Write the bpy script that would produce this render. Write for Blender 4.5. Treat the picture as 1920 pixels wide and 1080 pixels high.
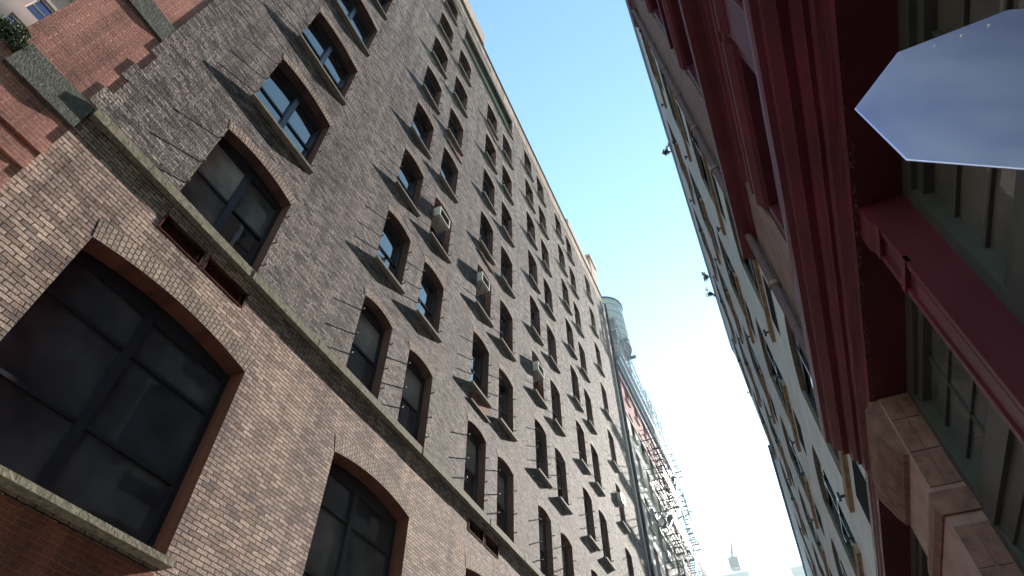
import bpy, bmesh, math, random
from mathutils import Vector, Matrix, noise
random.seed(7)
R_ = math.radians
S = bpy.context.scene
for o in list(bpy.data.objects): bpy.data.objects.remove(o)
C = S.collection

# ------------------------------------------------------------------ camera, light, sky
cd = bpy.data.cameras.new('camera'); cam = bpy.data.objects.new('camera', cd); C.objects.link(cam)
Rv = Vector((0.91184892, 0.41050973, -0.00364747)); Uv = Vector((0.31155551, -0.68620552, 0.65730902)); Hv = Vector((-0.26732883, 0.60050291, 0.75361233))
cam.matrix_world = Matrix(((Rv.x, Uv.x, -Hv.x, 0), (Rv.y, Uv.y, -Hv.y, 0), (Rv.z, Uv.z, -Hv.z, 1.6), (0, 0, 0, 1)))
cd.sensor_width = 36; cd.lens = 36 * 1120.07 / 1920; cd.clip_start = 0.05; cd.clip_end = 3000
S.camera = cam
SUN_EL, SUN_AZ = R_(28), R_(7.5)
w = bpy.data.worlds.new('World'); S.world = w; w.use_nodes = True
nt = w.node_tree; nt.nodes.clear()
sky = nt.nodes.new('ShaderNodeTexSky'); sky.sky_type = 'NISHITA'; sky.sun_disc = False
sky.sun_elevation = SUN_EL; sky.sun_rotation = SUN_AZ; sky.air_density = 1.8; sky.dust_density = 0.15; sky.ozone_density = 1.0; sky.altitude = 0
bg = nt.nodes.new('ShaderNodeBackground'); bg.inputs['Strength'].default_value = 0.085
wo = nt.nodes.new('ShaderNodeOutputWorld'); tn = nt.nodes.new('ShaderNodeMix'); tn.data_type = 'RGBA'; tn.blend_type = 'MULTIPLY'; tn.inputs[0].default_value = 1; tn.inputs[7].default_value = (0.86, 1.05, 1.06, 1); nt.links.new(sky.outputs[0], tn.inputs[6]); nt.links.new(tn.outputs[2], bg.inputs[0]); nt.links.new(bg.outputs[0], wo.inputs[0])
sd = bpy.data.lights.new('sun', 'SUN'); sd.energy = 5.0; sd.angle = R_(0.5); sd.color = (1, 0.93, 0.84)
sun = bpy.data.objects.new('sun', sd); C.objects.link(sun)
sdir = Vector((math.sin(SUN_AZ) * math.cos(SUN_EL), math.cos(SUN_AZ) * math.cos(SUN_EL), math.sin(SUN_EL)))
sun.rotation_euler = sdir.to_track_quat('Z', 'Y').to_euler(); sun.location = (0, 0, 80)
S.view_settings.view_transform = 'Standard'; S.view_settings.look = 'None'; S.view_settings.exposure = 1.82; S.view_settings.gamma = 1
S.render.engine = 'CYCLES'
S.cycles.max_bounces = 7; S.cycles.diffuse_bounces = 3

# ------------------------------------------------------------------ materials
def newmat(name):
    m = bpy.data.materials.new(name); m.use_nodes = True
    n = m.node_tree.nodes; return m, n, m.node_tree.links, n['Principled BSDF']
def L(l, a, b): l.new(a, b)
def ramp(n, pts):
    r = n.new('ShaderNodeValToRGB'); e = r.color_ramp.elements
    e[0].position, e[0].color = pts[0][0], (*pts[0][1], 1); e[1].position, e[1].color = pts[-1][0], (*pts[-1][1], 1)
    for p, c in pts[1:-1]:
        k = e.new(p); k.color = (*c, 1)
    return r
def noise_t(n, l, vec, scale, det=4, rough=0.55):
    t = n.new('ShaderNodeTexNoise'); t.inputs['Scale'].default_value = scale; t.inputs['Detail'].default_value = det; t.inputs['Roughness'].default_value = rough
    l.new(vec, t.inputs['Vector']); return t
def mixc(n, l, mode, fac, a, b):
    m = n.new('ShaderNodeMix'); m.data_type = 'RGBA'; m.blend_type = mode
    for k, v in ((0, fac), (6, a), (7, b)):
        if hasattr(v, 'links') or hasattr(v, 'is_linked'): l.new(v, m.inputs[k])
        else: m.inputs[k].default_value = v if k == 0 else (*v, 1)
    return m.outputs[2]
def mth(n, l, op, a, b=0.0):
    m = n.new('ShaderNodeMath'); m.operation = op
    for k, v in ((0, a), (1, b)):
        if hasattr(v, 'is_linked'): l.new(v, m.inputs[k])
        else: m.inputs[k].default_value = v
    return m.outputs[0]

def brick(name, c1, c2, mortar, dark=(0.03, 0.025, 0.022), bw=0.215, rh=0.074, ms=0.007, relief=0.012, rough=0.5, darkamt=0.3, rot=False, offs=0.5, stain=0.35, nscale=38, joint=0.45, contrast=0.35, tint=(1, 1, 1), redamt=0.35):
    m, n, l, b = newmat(name)
    uv = n.new('ShaderNodeUVMap'); uv.uv_map = 'uv'
    vec = uv.outputs[0]
    if rot:
        mp = n.new('ShaderNodeMapping'); mp.inputs['Rotation'].default_value[2] = R_(90); l.new(vec, mp.inputs[0]); vec = mp.outputs[0]
    # wobble the courses a little
    wb = noise_t(n, l, vec, 2.3, 3)
    wm = n.new('ShaderNodeVectorMath'); wm.operation = 'MULTIPLY_ADD'; l.new(wb.outputs['Color'], wm.inputs[0]); wm.inputs[1].default_value = (0.05, 0.045, 0); l.new(vec, wm.inputs[2])
    wb2 = noise_t(n, l, vec, 17, 2)
    wm2 = n.new('ShaderNodeVectorMath'); wm2.operation = 'MULTIPLY_ADD'; l.new(wb2.outputs['Color'], wm2.inputs[0]); wm2.inputs[1].default_value = (0.022, 0.013, 0); l.new(wm.outputs[0], wm2.inputs[2])
    def bt(ca, cb, cm, sm):
        t = n.new('ShaderNodeTexBrick'); t.inputs['Scale'].default_value = 1; t.inputs['Brick Width'].default_value = bw; t.inputs['Row Height'].default_value = rh
        t.inputs['Mortar Size'].default_value = ms; t.inputs['Mortar Smooth'].default_value = sm; t.offset = offs
        t.inputs['Color1'].default_value = (*ca, 1); t.inputs['Color2'].default_value = (*cb, 1); t.inputs['Mortar'].default_value = (*cm, 1)
        l.new(wm2.outputs[0], t.inputs['Vector']); return t
    t = bt(c1, c2, mortar, 0.25)
    # per-brick random tone and height, 0..1
    t2 = bt((0, 0, 0), (1, 1, 1), (0.42, 0.42, 0.42), 0.5)
    big = noise_t(n, l, vec, 0.55, 5, 0.6); fine = noise_t(n, l, vec, nscale, 4, 0.65); mid = noise_t(n, l, vec, 7, 3)
    rr = ramp(n, [(0.62, (0, 0, 0)), (0.95, (1, 1, 1))]); l.new(t2.outputs['Color'], rr.inputs[0])
    inv = mth(n, l, 'SUBTRACT', 1.0, t.outputs['Fac'])
    dk = mth(n, l, 'MULTIPLY', mth(n, l, 'MULTIPLY', rr.outputs[0], inv), darkamt)
    col = mixc(n, l, 'MIX', dk, t.outputs['Color'], dark)
    s = ramp(n, [(0.3, (1 - stain,) * 3), (0.65, (1.08, 1.06, 1.04))]); l.new(big.outputs[0], s.inputs[0])
    col = mixc(n, l, 'MULTIPLY', 1.0, col, s.outputs[0])
    smp = n.new('ShaderNodeMapping'); smp.inputs['Scale'].default_value = (2.2, 0.16, 1); l.new(uv.outputs[0], smp.inputs[0])
    st_ = noise_t(n, l, smp.outputs[0], 1.0, 6, 0.65); sr = ramp(n, [(0.36, (0.5, 0.5, 0.52)), (0.58, (1.1, 1.09, 1.08))]); l.new(st_.outputs[0], sr.inputs[0])
    col = mixc(n, l, 'MULTIPLY', 0.75, col, sr.outputs[0])
    pn = noise_t(n, l, vec, 0.9, 6, 0.7); pr_ = ramp(n, [(0.56, (0, 0, 0)), (0.7, (redamt,) * 3)]); l.new(pn.outputs[0], pr_.inputs[0])
    col = mixc(n, l, 'MULTIPLY', pr_.outputs[0], col, (1.15, 0.8, 0.68)); col = mixc(n, l, 'MULTIPLY', 1.0, col, tint)
    s2 = ramp(n, [(0.32, (1 - contrast,) * 3), (0.68, (1 + 1.25 * contrast,) * 3)]); l.new(fine.outputs[0], s2.inputs[0])
    col = mixc(n, l, 'MULTIPLY', 0.8, col, s2.outputs[0])
    l.new(col, b.inputs['Base Color']); b.inputs['Roughness'].default_value = 0.9; b.inputs['Specular IOR Level'].default_value = 0.2
    h = mth(n, l, 'MULTIPLY', t2.outputs['Color'], 0.5)
    h = mth(n, l, 'ADD', h, mth(n, l, 'MULTIPLY', fine.outputs[0], rough))
    h = mth(n, l, 'ADD', h, mth(n, l, 'MULTIPLY', mid.outputs[0], 0.7 * rough))
    h = mth(n, l, 'ADD', h, mth(n, l, 'MULTIPLY', inv, joint))
    bp = n.new('ShaderNodeBump'); bp.inputs['Strength'].default_value = 1; bp.inputs['Distance'].default_value = relief
    l.new(h, bp.inputs['Height']); l.new(bp.outputs[0], b.inputs['Normal'])
    return m

def plain(name, col, rough=0.6, metal=0.0, var=0.25, scale=6, bump=0.0, bscale=40, coat=0, spec=0.5, streak=None, col2=None):
    m, n, l, b = newmat(name)
    tc = n.new('ShaderNodeTexCoord'); vec = tc.outputs['Object']
    if streak:
        mp = n.new('ShaderNodeMapping'); mp.inputs['Scale'].default_value = streak; l.new(vec, mp.inputs[0]); vec = mp.outputs[0]
    a = noise_t(n, l, vec, scale, 6, 0.6)
    r = ramp(n, [(0.3, tuple(x * (1 - var) for x in col)), (0.72, tuple(min(1, x * (1 + var)) for x in (col2 or col)))]); l.new(a.outputs[0], r.inputs[0])
    l.new(r.outputs[0], b.inputs['Base Color']); b.inputs['Metallic'].default_value = metal; b.inputs['Specular IOR Level'].default_value = spec
    rr = n.new('ShaderNodeMapRange'); rr.inputs[3].default_value = max(0.02, rough - 0.12); rr.inputs[4].default_value = min(1, rough + 0.12); l.new(a.outputs[0], rr.inputs[0]); l.new(rr.outputs[0], b.inputs['Roughness'])
    if bump:
        f = noise_t(n, l, vec, bscale, 5, 0.6)
        bp = n.new('ShaderNodeBump'); bp.inputs['Distance'].default_value = bump; l.new(f.outputs[0], bp.inputs['Height']); l.new(bp.outputs[0], b.inputs['Normal'])
    return m

def glass(name, base, ior=1.75, wav=0.0015, rough=0.02, grad=None):
    m, n, l, b = newmat(name)
    tc = n.new('ShaderNodeTexCoord')
    a = noise_t(n, l, tc.outputs['Object'], 1.1, 3)
    r = ramp(n, [(0.35, tuple(x * 0.6 for x in base)), (0.7, tuple(x * 1.5 for x in base))]); l.new(a.outputs[0], r.inputs[0]); l.new(r.outputs[0], b.inputs['Base Color'])
    b.inputs['Roughness'].default_value = rough; b.inputs['IOR'].default_value = ior; b.inputs['Specular IOR Level'].default_value = 0.5
    bp = n.new('ShaderNodeBump'); bp.inputs['Distance'].default_value = wav; f = noise_t(n, l, tc.outputs['Object'], 1.8, 2); l.new(f.outputs[0], bp.inputs['Height']); l.new(bp.outputs[0], b.inputs['Normal'])
    return m

def worn_paint(name, col, worn, amt=0.62, scale=5, rough=0.45, streak=None, bump=0.002):
    m, n, l, b = newmat(name)
    tc = n.new('ShaderNodeTexCoord'); vec = tc.outputs['Object']
    if streak:
        mp = n.new('ShaderNodeMapping'); mp.inputs['Scale'].default_value = streak; l.new(vec, mp.inputs[0]); vec = mp.outputs[0]
    a = noise_t(n, l, vec, scale, 8, 0.68); a2 = noise_t(n, l, tc.outputs['Object'], 1.2, 4)
    r = ramp(n, [(amt, (0, 0, 0)), (amt + 0.06, (1, 1, 1))]); l.new(a.outputs[0], r.inputs[0])
    v = ramp(n, [(0.3, tuple(x * 0.72 for x in col)), (0.7, tuple(x * 1.25 for x in col))]); l.new(a2.outputs[0], v.inputs[0])
    c = mixc(n, l, 'MIX', r.outputs[0], v.outputs[0], worn); l.new(c, b.inputs['Base Color'])
    b.inputs['Roughness'].default_value = rough; b.inputs['Specular IOR Level'].default_value = 0.28 if rough < 0.8 else 0.1
    bp = n.new('ShaderNodeBump'); bp.inputs['Distance'].default_value = bump; l.new(a.outputs[0], bp.inputs['Height']); l.new(bp.outputs[0], b.inputs['Normal'])
    return m

M = {}
M['dark_brick'] = brick('dark_brick', (0.07, 0.057, 0.052), (0.4, 0.345, 0.3), (0.06, 0.05, 0.048), dark=(0.012, 0.01, 0.012), tint=(0.94, 0.92, 1.0), relief=0.04, rough=1.5, darkamt=0.9, ms=0.009, stain=0.2, nscale=22, joint=1.0, contrast=0.95)  # wide tone range also puts sunlit flecks and shaded pits into the colour
M['lower_brick'] = brick('lower_brick', (0.22, 0.155, 0.125), (0.58, 0.46, 0.39), (0.035, 0.024, 0.022), dark=(0.07, 0.05, 0.05), relief=0.022, rough=0.9, darkamt=0.75, ms=0.0085, stain=0.25, tint=(1.0, 0.96, 0.97), redamt=0.2, joint=1.8, contrast=0.65)  # near-black mortar colour stands in for shadow in the recessed joints
M['header_brick'] = brick('header_brick', (0.28, 0.21, 0.17), (0.44, 0.35, 0.29), (0.035, 0.025, 0.022), joint=1.2, bw=0.105, rh=0.078, ms=0.008, relief=0.022, rough=0.7, darkamt=0.45, offs=0.5, stain=0.15, rot=True)
M['reveal'] = brick('reveal_brick', (0.17, 0.06, 0.042), (0.2, 0.078, 0.055), (0.14, 0.06, 0.045), relief=0.004, rough=0.4, darkamt=0.3, ms=0.005, stain=0.3)
M['reveal_dark'] = brick('reveal_dark', (0.13, 0.07, 0.06), (0.16, 0.09, 0.075), (0.1, 0.06, 0.05), relief=0.005, rough=0.4, darkamt=0.3, ms=0.005, stain=0.3)
M['red_brick'] = brick('red_brick', (0.29, 0.12, 0.1), (0.38, 0.18, 0.15), (0.5, 0.33, 0.27), relief=0.009, rough=0.5, darkamt=0.4, ms=0.005, stain=0.25)
M['spandrel'] = brick('spandrel_brick', (0.24, 0.075, 0.05), (0.29, 0.1, 0.07), (0.3, 0.16, 0.11), relief=0.006, rough=0.3, darkamt=0.3, ms=0.005, stain=0.3)
M['limestone'] = plain('limestone', (0.205, 0.185, 0.135), 0.9, var=0.5, scale=14, bump=0.012, bscale=22, spec=0.2)
M['belt_stone'] = plain('belt_stone', (0.095, 0.095, 0.085), 0.95, var=0.4, scale=12, bump=0.018, bscale=26, spec=0.15)
M['frame'] = plain('blue_black_frame', (0.014, 0.016, 0.026), 0.35, var=0.2)
M['glass_dark'] = glass('glass_dark', (0.012, 0.013, 0.018), 2.5)
M['glass_low'] = glass('glass_low', (0.045, 0.046, 0.058), 1.45)
M['glass_blind'] = glass('glass_blind', (0.3, 0.31, 0.3), 1.6)
M['glass_mid'] = glass('glass_mid', (0.1, 0.105, 0.11), 1.6)
M['glass_tan'] = glass('glass_tan', (0.1, 0.088, 0.08), 1.5)
M['iron'] = plain('rusty_iron', (0.16, 0.13, 0.11), 0.6, metal=0.4, var=0.4, scale=20)
M['sill_stone'] = plain('sill_stone', (0.2, 0.18, 0.15), 0.9, var=0.3, scale=9, bump=0.004, spec=0.2)
M['ac_white'] = plain('ac_casing', (0.6, 0.58, 0.5), 0.5, var=0.12)
M['ac_grey'] = plain('ac_casing_grey', (0.25, 0.27, 0.31), 0.5, var=0.12)
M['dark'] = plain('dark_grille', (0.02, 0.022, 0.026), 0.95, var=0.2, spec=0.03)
M['vent'] = worn_paint('vent_red', (0.1, 0.022, 0.018), (0.2, 0.08, 0.05), 0.66, 12, rough=0.9)
M['copper'] = plain('stained_green_metal', (0.045, 0.13, 0.1), 0.5, var=0.75, scale=1.2, streak=(1, 0.5, 2.2))
M['white_trim'] = plain('white_trim', (0.62, 0.62, 0.58), 0.6, var=0.15)
M['coping'] = plain('dark_coping', (0.05, 0.075, 0.085), 0.5, var=0.3)
M['parapet'] = plain('pink_render', (0.42, 0.29, 0.23), 0.9, var=0.3, scale=3, bump=0.006)
M['asphalt'] = plain('asphalt', (0.05, 0.05, 0.052), 0.9, var=0.3, scale=30, bump=0.004, bscale=200)
M['concrete'] = plain('pavement_concrete', (0.3, 0.29, 0.27), 0.9, var=0.2, scale=3, bump=0.003)
M['ground'] = plain('earth', (0.12, 0.115, 0.11), 0.95, var=0.2)
M['red_iron'] = worn_paint('oxblood_paint', (0.115, 0.013, 0.028), (0.22, 0.1, 0.11), 0.77, 9, 0.5, streak=(3, 0.6, 6))
M['red_wall'] = worn_paint('oxblood_wall_paint', (0.095, 0.016, 0.03), (0.2, 0.08, 0.07), 0.74, 7, 0.5)
M['red_soffit'] = worn_paint('oxblood_soffit_paint', (0.10, 0.014, 0.021), (0.3, 0.2, 0.16), 0.76, 11, 0.5)
M['pink_stone'] = plain('brownstone', (0.36, 0.22, 0.215), 0.85, var=0.22, scale=3, bump=0.004, spec=0.25)
M['mauve_stone'] = plain('mauve_stone', (0.26, 0.175, 0.175), 0.85, var=0.25, scale=3, bump=0.004, spec=0.25)
M['carved_stone'] = plain('carved_brownstone', (0.22, 0.115, 0.105), 0.85, var=0.35, scale=6, bump=0.012, bscale=14, spec=0.2)
M['green_frame'] = plain('grey_green_timber', (0.065, 0.066, 0.066), 0.5, var=0.2)
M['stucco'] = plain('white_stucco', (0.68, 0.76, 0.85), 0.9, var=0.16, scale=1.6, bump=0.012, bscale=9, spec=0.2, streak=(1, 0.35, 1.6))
M['tan_brick'] = brick('tan_brick', (0.3, 0.2, 0.13), (0.42, 0.29, 0.19), (0.5, 0.4, 0.3), relief=0.006, rough=0.4, darkamt=0.3)
M['gutter'] = plain('blue_gutter', (0.10, 0.14, 0.26), 0.4, metal=0.3, var=0.2)
M['purple_pipe'] = plain('mauve_pipe', (0.14, 0.09, 0.11), 0.8, var=0.3, scale=8)
M['cream_brick'] = brick('cream_brick', (0.36, 0.32, 0.29), (0.44, 0.4, 0.36), (0.3, 0.27, 0.25), relief=0.006, rough=0.4, darkamt=0.15, stain=0.15)
M['rose_paint'] = worn_paint('rose_painted_brick', (0.27, 0.1, 0.11), (0.3, 0.19, 0.2), 0.6, 2, rough=0.95)
M['blue_grey'] = plain('blue_grey_metal', (0.13, 0.2, 0.25), 0.45, metal=0.2, var=0.2)
M['pipe_blue'] = plain('dark_pipe', (0.035, 0.04, 0.05), 0.8, var=0.2)
M['galvanised'] = plain('galvanised_steel', (0.3, 0.34, 0.36), 0.5, metal=0.3, var=0.2)
M['black_iron'] = plain('black_iron', (0.07, 0.085, 0.1), 0.5, metal=0.2, var=0.2)
M['tank_wood'] = plain('tank_boards', (0.38, 0.42, 0.45), 0.8, var=0.35, scale=5, streak=(6, 6, 0.4), bump=0.01)
M['pink_tower'] = plain('pink_facade', (0.42, 0.31, 0.29), 0.8, var=0.08, scale=2)
M['blue_pane'] = glass('blue_pane', (0.05, 0.04, 0.16), 1.9)
M['pale_tower'] = plain('pale_tower_panels', (0.5, 0.56, 0.62), 0.7, var=0.1)
M['crane_paint'] = plain('crane_paint', (0.2, 0.24, 0.28), 0.6, var=0.1)
M['leaf'] = plain('leaf', (0.045, 0.06, 0.025), 0.7, var=0.5, scale=14)
M['stem'] = plain('stem', (0.08, 0.06, 0.04), 0.8)
# aluminium sign back; lavender blue base colour imitates reflected sky
m, n, l, b = newmat('brushed_aluminium'); tc = n.new('ShaderNodeTexCoord')
b.inputs['Metallic'].default_value = 0.92
a = noise_t(n, l, tc.outputs['Object'], 2.2, 3); r = ramp(n, [(0.3, (0.58, 0.56, 0.95)), (0.7, (0.8, 0.76, 1.0))]); l.new(a.outputs[0], r.inputs[0]); l.new(r.outputs[0], b.inputs['Base Color'])
mp = n.new('ShaderNodeMapping'); mp.inputs['Scale'].default_value = (3, 3, 260); l.new(tc.outputs['Object'], mp.inputs[0])
g = noise_t(n, l, mp.outputs[0], 3, 2); rr = n.new('ShaderNodeMapRange'); rr.inputs[3].default_value = 0.42; rr.inputs[4].default_value = 0.62; l.new(a.outputs[0], rr.inputs[0]); l.new(rr.outputs[0], b.inputs['Roughness'])
bp = n.new('ShaderNodeBump'); bp.inputs['Distance'].default_value = 0.0004; l.new(g.outputs[0], bp.inputs['Height']); l.new(bp.outputs[0], b.inputs['Normal'])
M['aluminium'] = m
M['sign_red'] = plain('sign_red', (0.5, 0.02, 0.02), 0.4, var=0.05)
M['white_paint'] = plain('white_paint', (0.75, 0.75, 0.73), 0.5, var=0.05)

# ------------------------------------------------------------------ mesh builder
class MB:
    def __init__(s): s.v = []; s.f = []; s.m = []; s.uv = []
    def face(s, pts, mi=0, uv=None):
        k = len(s.v); s.v += [tuple(p) for p in pts]; s.f.append(tuple(range(k, k + len(pts)))); s.m.append(mi); s.uv.append(uv)
    def box(s, x0, x1, y0, y1, z0, z1, mi=0, skip=''):
        if x0 > x1: x0, x1 = x1, x0
        if y0 > y1: y0, y1 = y1, y0
        if z0 > z1: z0, z1 = z1, z0
        P = lambda a, b, c: ((x0, x1)[a], (y0, y1)[b], (z0, z1)[c])
        F = {'-x': [(0,1,0),(0,0,0),(0,0,1),(0,1,1)], '+x': [(1,0,0),(1,1,0),(1,1,1),(1,0,1)], '-y': [(0,0,0),(1,0,0),(1,0,1),(0,0,1)],
             '+y': [(1,1,0),(0,1,0),(0,1,1),(1,1,1)], '-z': [(0,1,0),(1,1,0),(1,0,0),(0,0,0)], '+z': [(0,0,1),(1,0,1),(1,1,1),(0,1,1)]}
        for k, q in F.items():
            if k not in skip.split(): s.face([P(*t) for t in q], mi)
    def prism(s, prof, y0, y1, mi=0, axis='y', caps=True):
        """prof in (x,z), extruded along y (or (x,y) along z when axis is z, or (y,z) along x)"""
        def T(p, t):
            return (p[0], t, p[1]) if axis == 'y' else ((p[0], p[1], t) if axis == 'z' else (t, p[0], p[1]))
        n_ = len(prof)
        for i in range(n_):
            a, b = prof[i], prof[(i + 1) % n_]
            s.face([T(a, y0), T(b, y0), T(b, y1), T(a, y1)], mi)
        if caps:
            s.face([T(p, y0) for p in prof], mi); s.face([T(p, y1) for p in reversed(prof)], mi)
    def tube(s, a, b, r, seg=8, mi=0, r2=None, caps=True):
        a, b = Vector(a), Vector(b); d = (b - a).normalized(); u = d.orthogonal().normalized(); v = d.cross(u); r2 = r if r2 is None else r2
        A = [a + (u * math.cos(2 * math.pi * i / seg) + v * math.sin(2 * math.pi * i / seg)) * r for i in range(seg)]
        B = [b + (u * math.cos(2 * math.pi * i / seg) + v * math.sin(2 * math.pi * i / seg)) * r2 for i in range(seg)]
        for i in range(seg): s.face([A[i], A[(i + 1) % seg], B[(i + 1) % seg], B[i]], mi)
        if caps: s.face(list(reversed(A)), mi); s.face(B, mi)
    def bar(s, a, b, t, mi=0):
        s.tube(a, b, t / 2 * 1.3, 4, mi)
    def build(s, name, mats, parent=None, smooth=False, origin=None, shift=True):
        """vertices are given in world space; the object's origin is its parent's origin (or origin)"""
        o0 = Vector(origin) if origin is not None else (Vector(parent.get('_w', (0, 0, 0))) if parent else Vector((0, 0, 0)))
        me = bpy.data.meshes.new(name); me.from_pydata([tuple(Vector(p) - o0) for p in s.v], [], s.f)
        for k in (mats if isinstance(mats, (list, tuple)) else [mats]): me.materials.append(M[k] if isinstance(k, str) else k)
        lay = me.uv_layers.new(name='uv'); li = 0
        for i, p in enumerate(me.polygons):
            p.material_index = s.m[i]; p.use_smooth = smooth
            nx, ny, nz = (abs(c) for c in p.normal); u = s.uv[i]
            for j, vi in enumerate(s.f[i]):
                x, y, z = s.v[vi]
                if u: lay.data[li].uv = u[j]
                elif nx >= ny and nx >= nz: lay.data[li].uv = (y, z)
                elif ny >= nz: lay.data[li].uv = (x, z)
                else: lay.data[li].uv = (y, x)
                li += 1
        me.validate()
        ob = bpy.data.objects.new(name, me); C.objects.link(ob)
        ob['_w'] = tuple(o0)
        if parent is not None:
            ob.parent = parent; pw = Vector(parent.get('_w', (0, 0, 0))); ob.location = o0 - pw
        else: ob.location = o0
        return ob

def tag(o, label=None, cat=None, group=None, kind=None):
    if label: o['label'] = label
    if cat: o['category'] = cat
    if group: o['group'] = group
    if kind: o['kind'] = kind
    return o
def thing(name, label, cat, loc, group=None):
    o = bpy.data.objects.new(name, None); C.objects.link(o); o.location = loc; o['_w'] = tuple(loc); o.empty_display_size = 0.3
    return tag(o, label, cat, group)
def copy_tree(o, loc, parent=None, skip=()):
    c = o.copy(); C.objects.link(c); c.parent = parent; c.location = loc
    pw = Vector(parent['_w']) if parent is not None else Vector((0, 0, 0)); c['_w'] = tuple(pw + Vector(loc))
    for ch in list(o.children):
        if ch.name.split('.')[0] in skip: continue
        copy_tree(ch, ch.location.copy(), c)
    return c

# opening = (y0, y1, z0, zspring, rise)
def arch_pts(y0, y1, zs, rise, n=8):
    if rise <= 0: return [(y0, zs), (y1, zs)]
    return [(y0 + (y1 - y0) * i / n, zs + rise * (1 - (2 * i / n - 1) ** 2)) for i in range(n + 1)]
def facade(mb, X, side, ya, yb, za, zb, stacks, depth, mi=0, ri=1, cols=None):
    """street-facing wall sheet at X pierced by openings; side=+1 faces +x, -1 faces -x; reveals go back by depth"""
    def F(pts, m_, flip=False):
        q = [(X, y, z) for y, z in pts]
        if side < 0: q = q[::-1]
        mb.face(q, m_)
    cur = ya
    for (y0, y1) in sorted(stacks):
        if y0 > cur: F([(cur, za), (y0, za), (y0, zb), (cur, zb)], mi)
        zc = [(y0, za), (y1, za)]; low = [(y1, za), (y0, za)]
        lowpts = [(y0, za), (y1, za)]
        for (z0, zs, rise) in sorted(stacks[(y0, y1)]):
            # polygon between lowpts (left->right) and the sill z0
            F(lowpts + [(y1, z0), (y0, z0)], mi)
            ap = arch_pts(y0, y1, zs, rise)
            Xb = X - side * depth
            ring = [(y0, z0)] + ap + [(y1, z0)]
            for i in range(len(ring)):
                a, b = ring[i], ring[(i + 1) % len(ring)]
                q = [(X, a[0], a[1]), (X, b[0], b[1]), (Xb, b[0], b[1]), (Xb, a[0], a[1])]
                if side > 0: q = q[::-1]
                mb.face(q, ri)
            lowpts = ap
        F(lowpts + [(y1, zb), (y0, zb)], mi)
        cur = y1
    if cur < yb: F([(cur, za), (yb, za), (yb, zb), (cur, zb)], mi)

# ------------------------------------------------------------------ the ground
g = MB(); g.face([(-3000, -3000, 0), (3000, -3000, 0), (3000, 3000, 0), (-3000, 3000, 0)]); tag(g.build('ground', 'ground'), kind='structure')
g = MB(); g.face([(-5.0, -60, 0.004), (0.2, -60, 0.004), (0.2, 320, 0.004), (-5.0, 320, 0.004)]); tag(g.build('road', 'asphalt'), kind='structure')
g = MB(); g.box(-7.2, -5.0, -60, 320, 0.008, 0.14, skip='-z'); tag(g.build('pavement', 'concrete'), kind='structure')
g = MB(); g.box(0.2, 1.66, -60, 320, 0.008, 0.14, skip='-z'); tag(g.build('pavement', 'concrete'), kind='structure')

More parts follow.
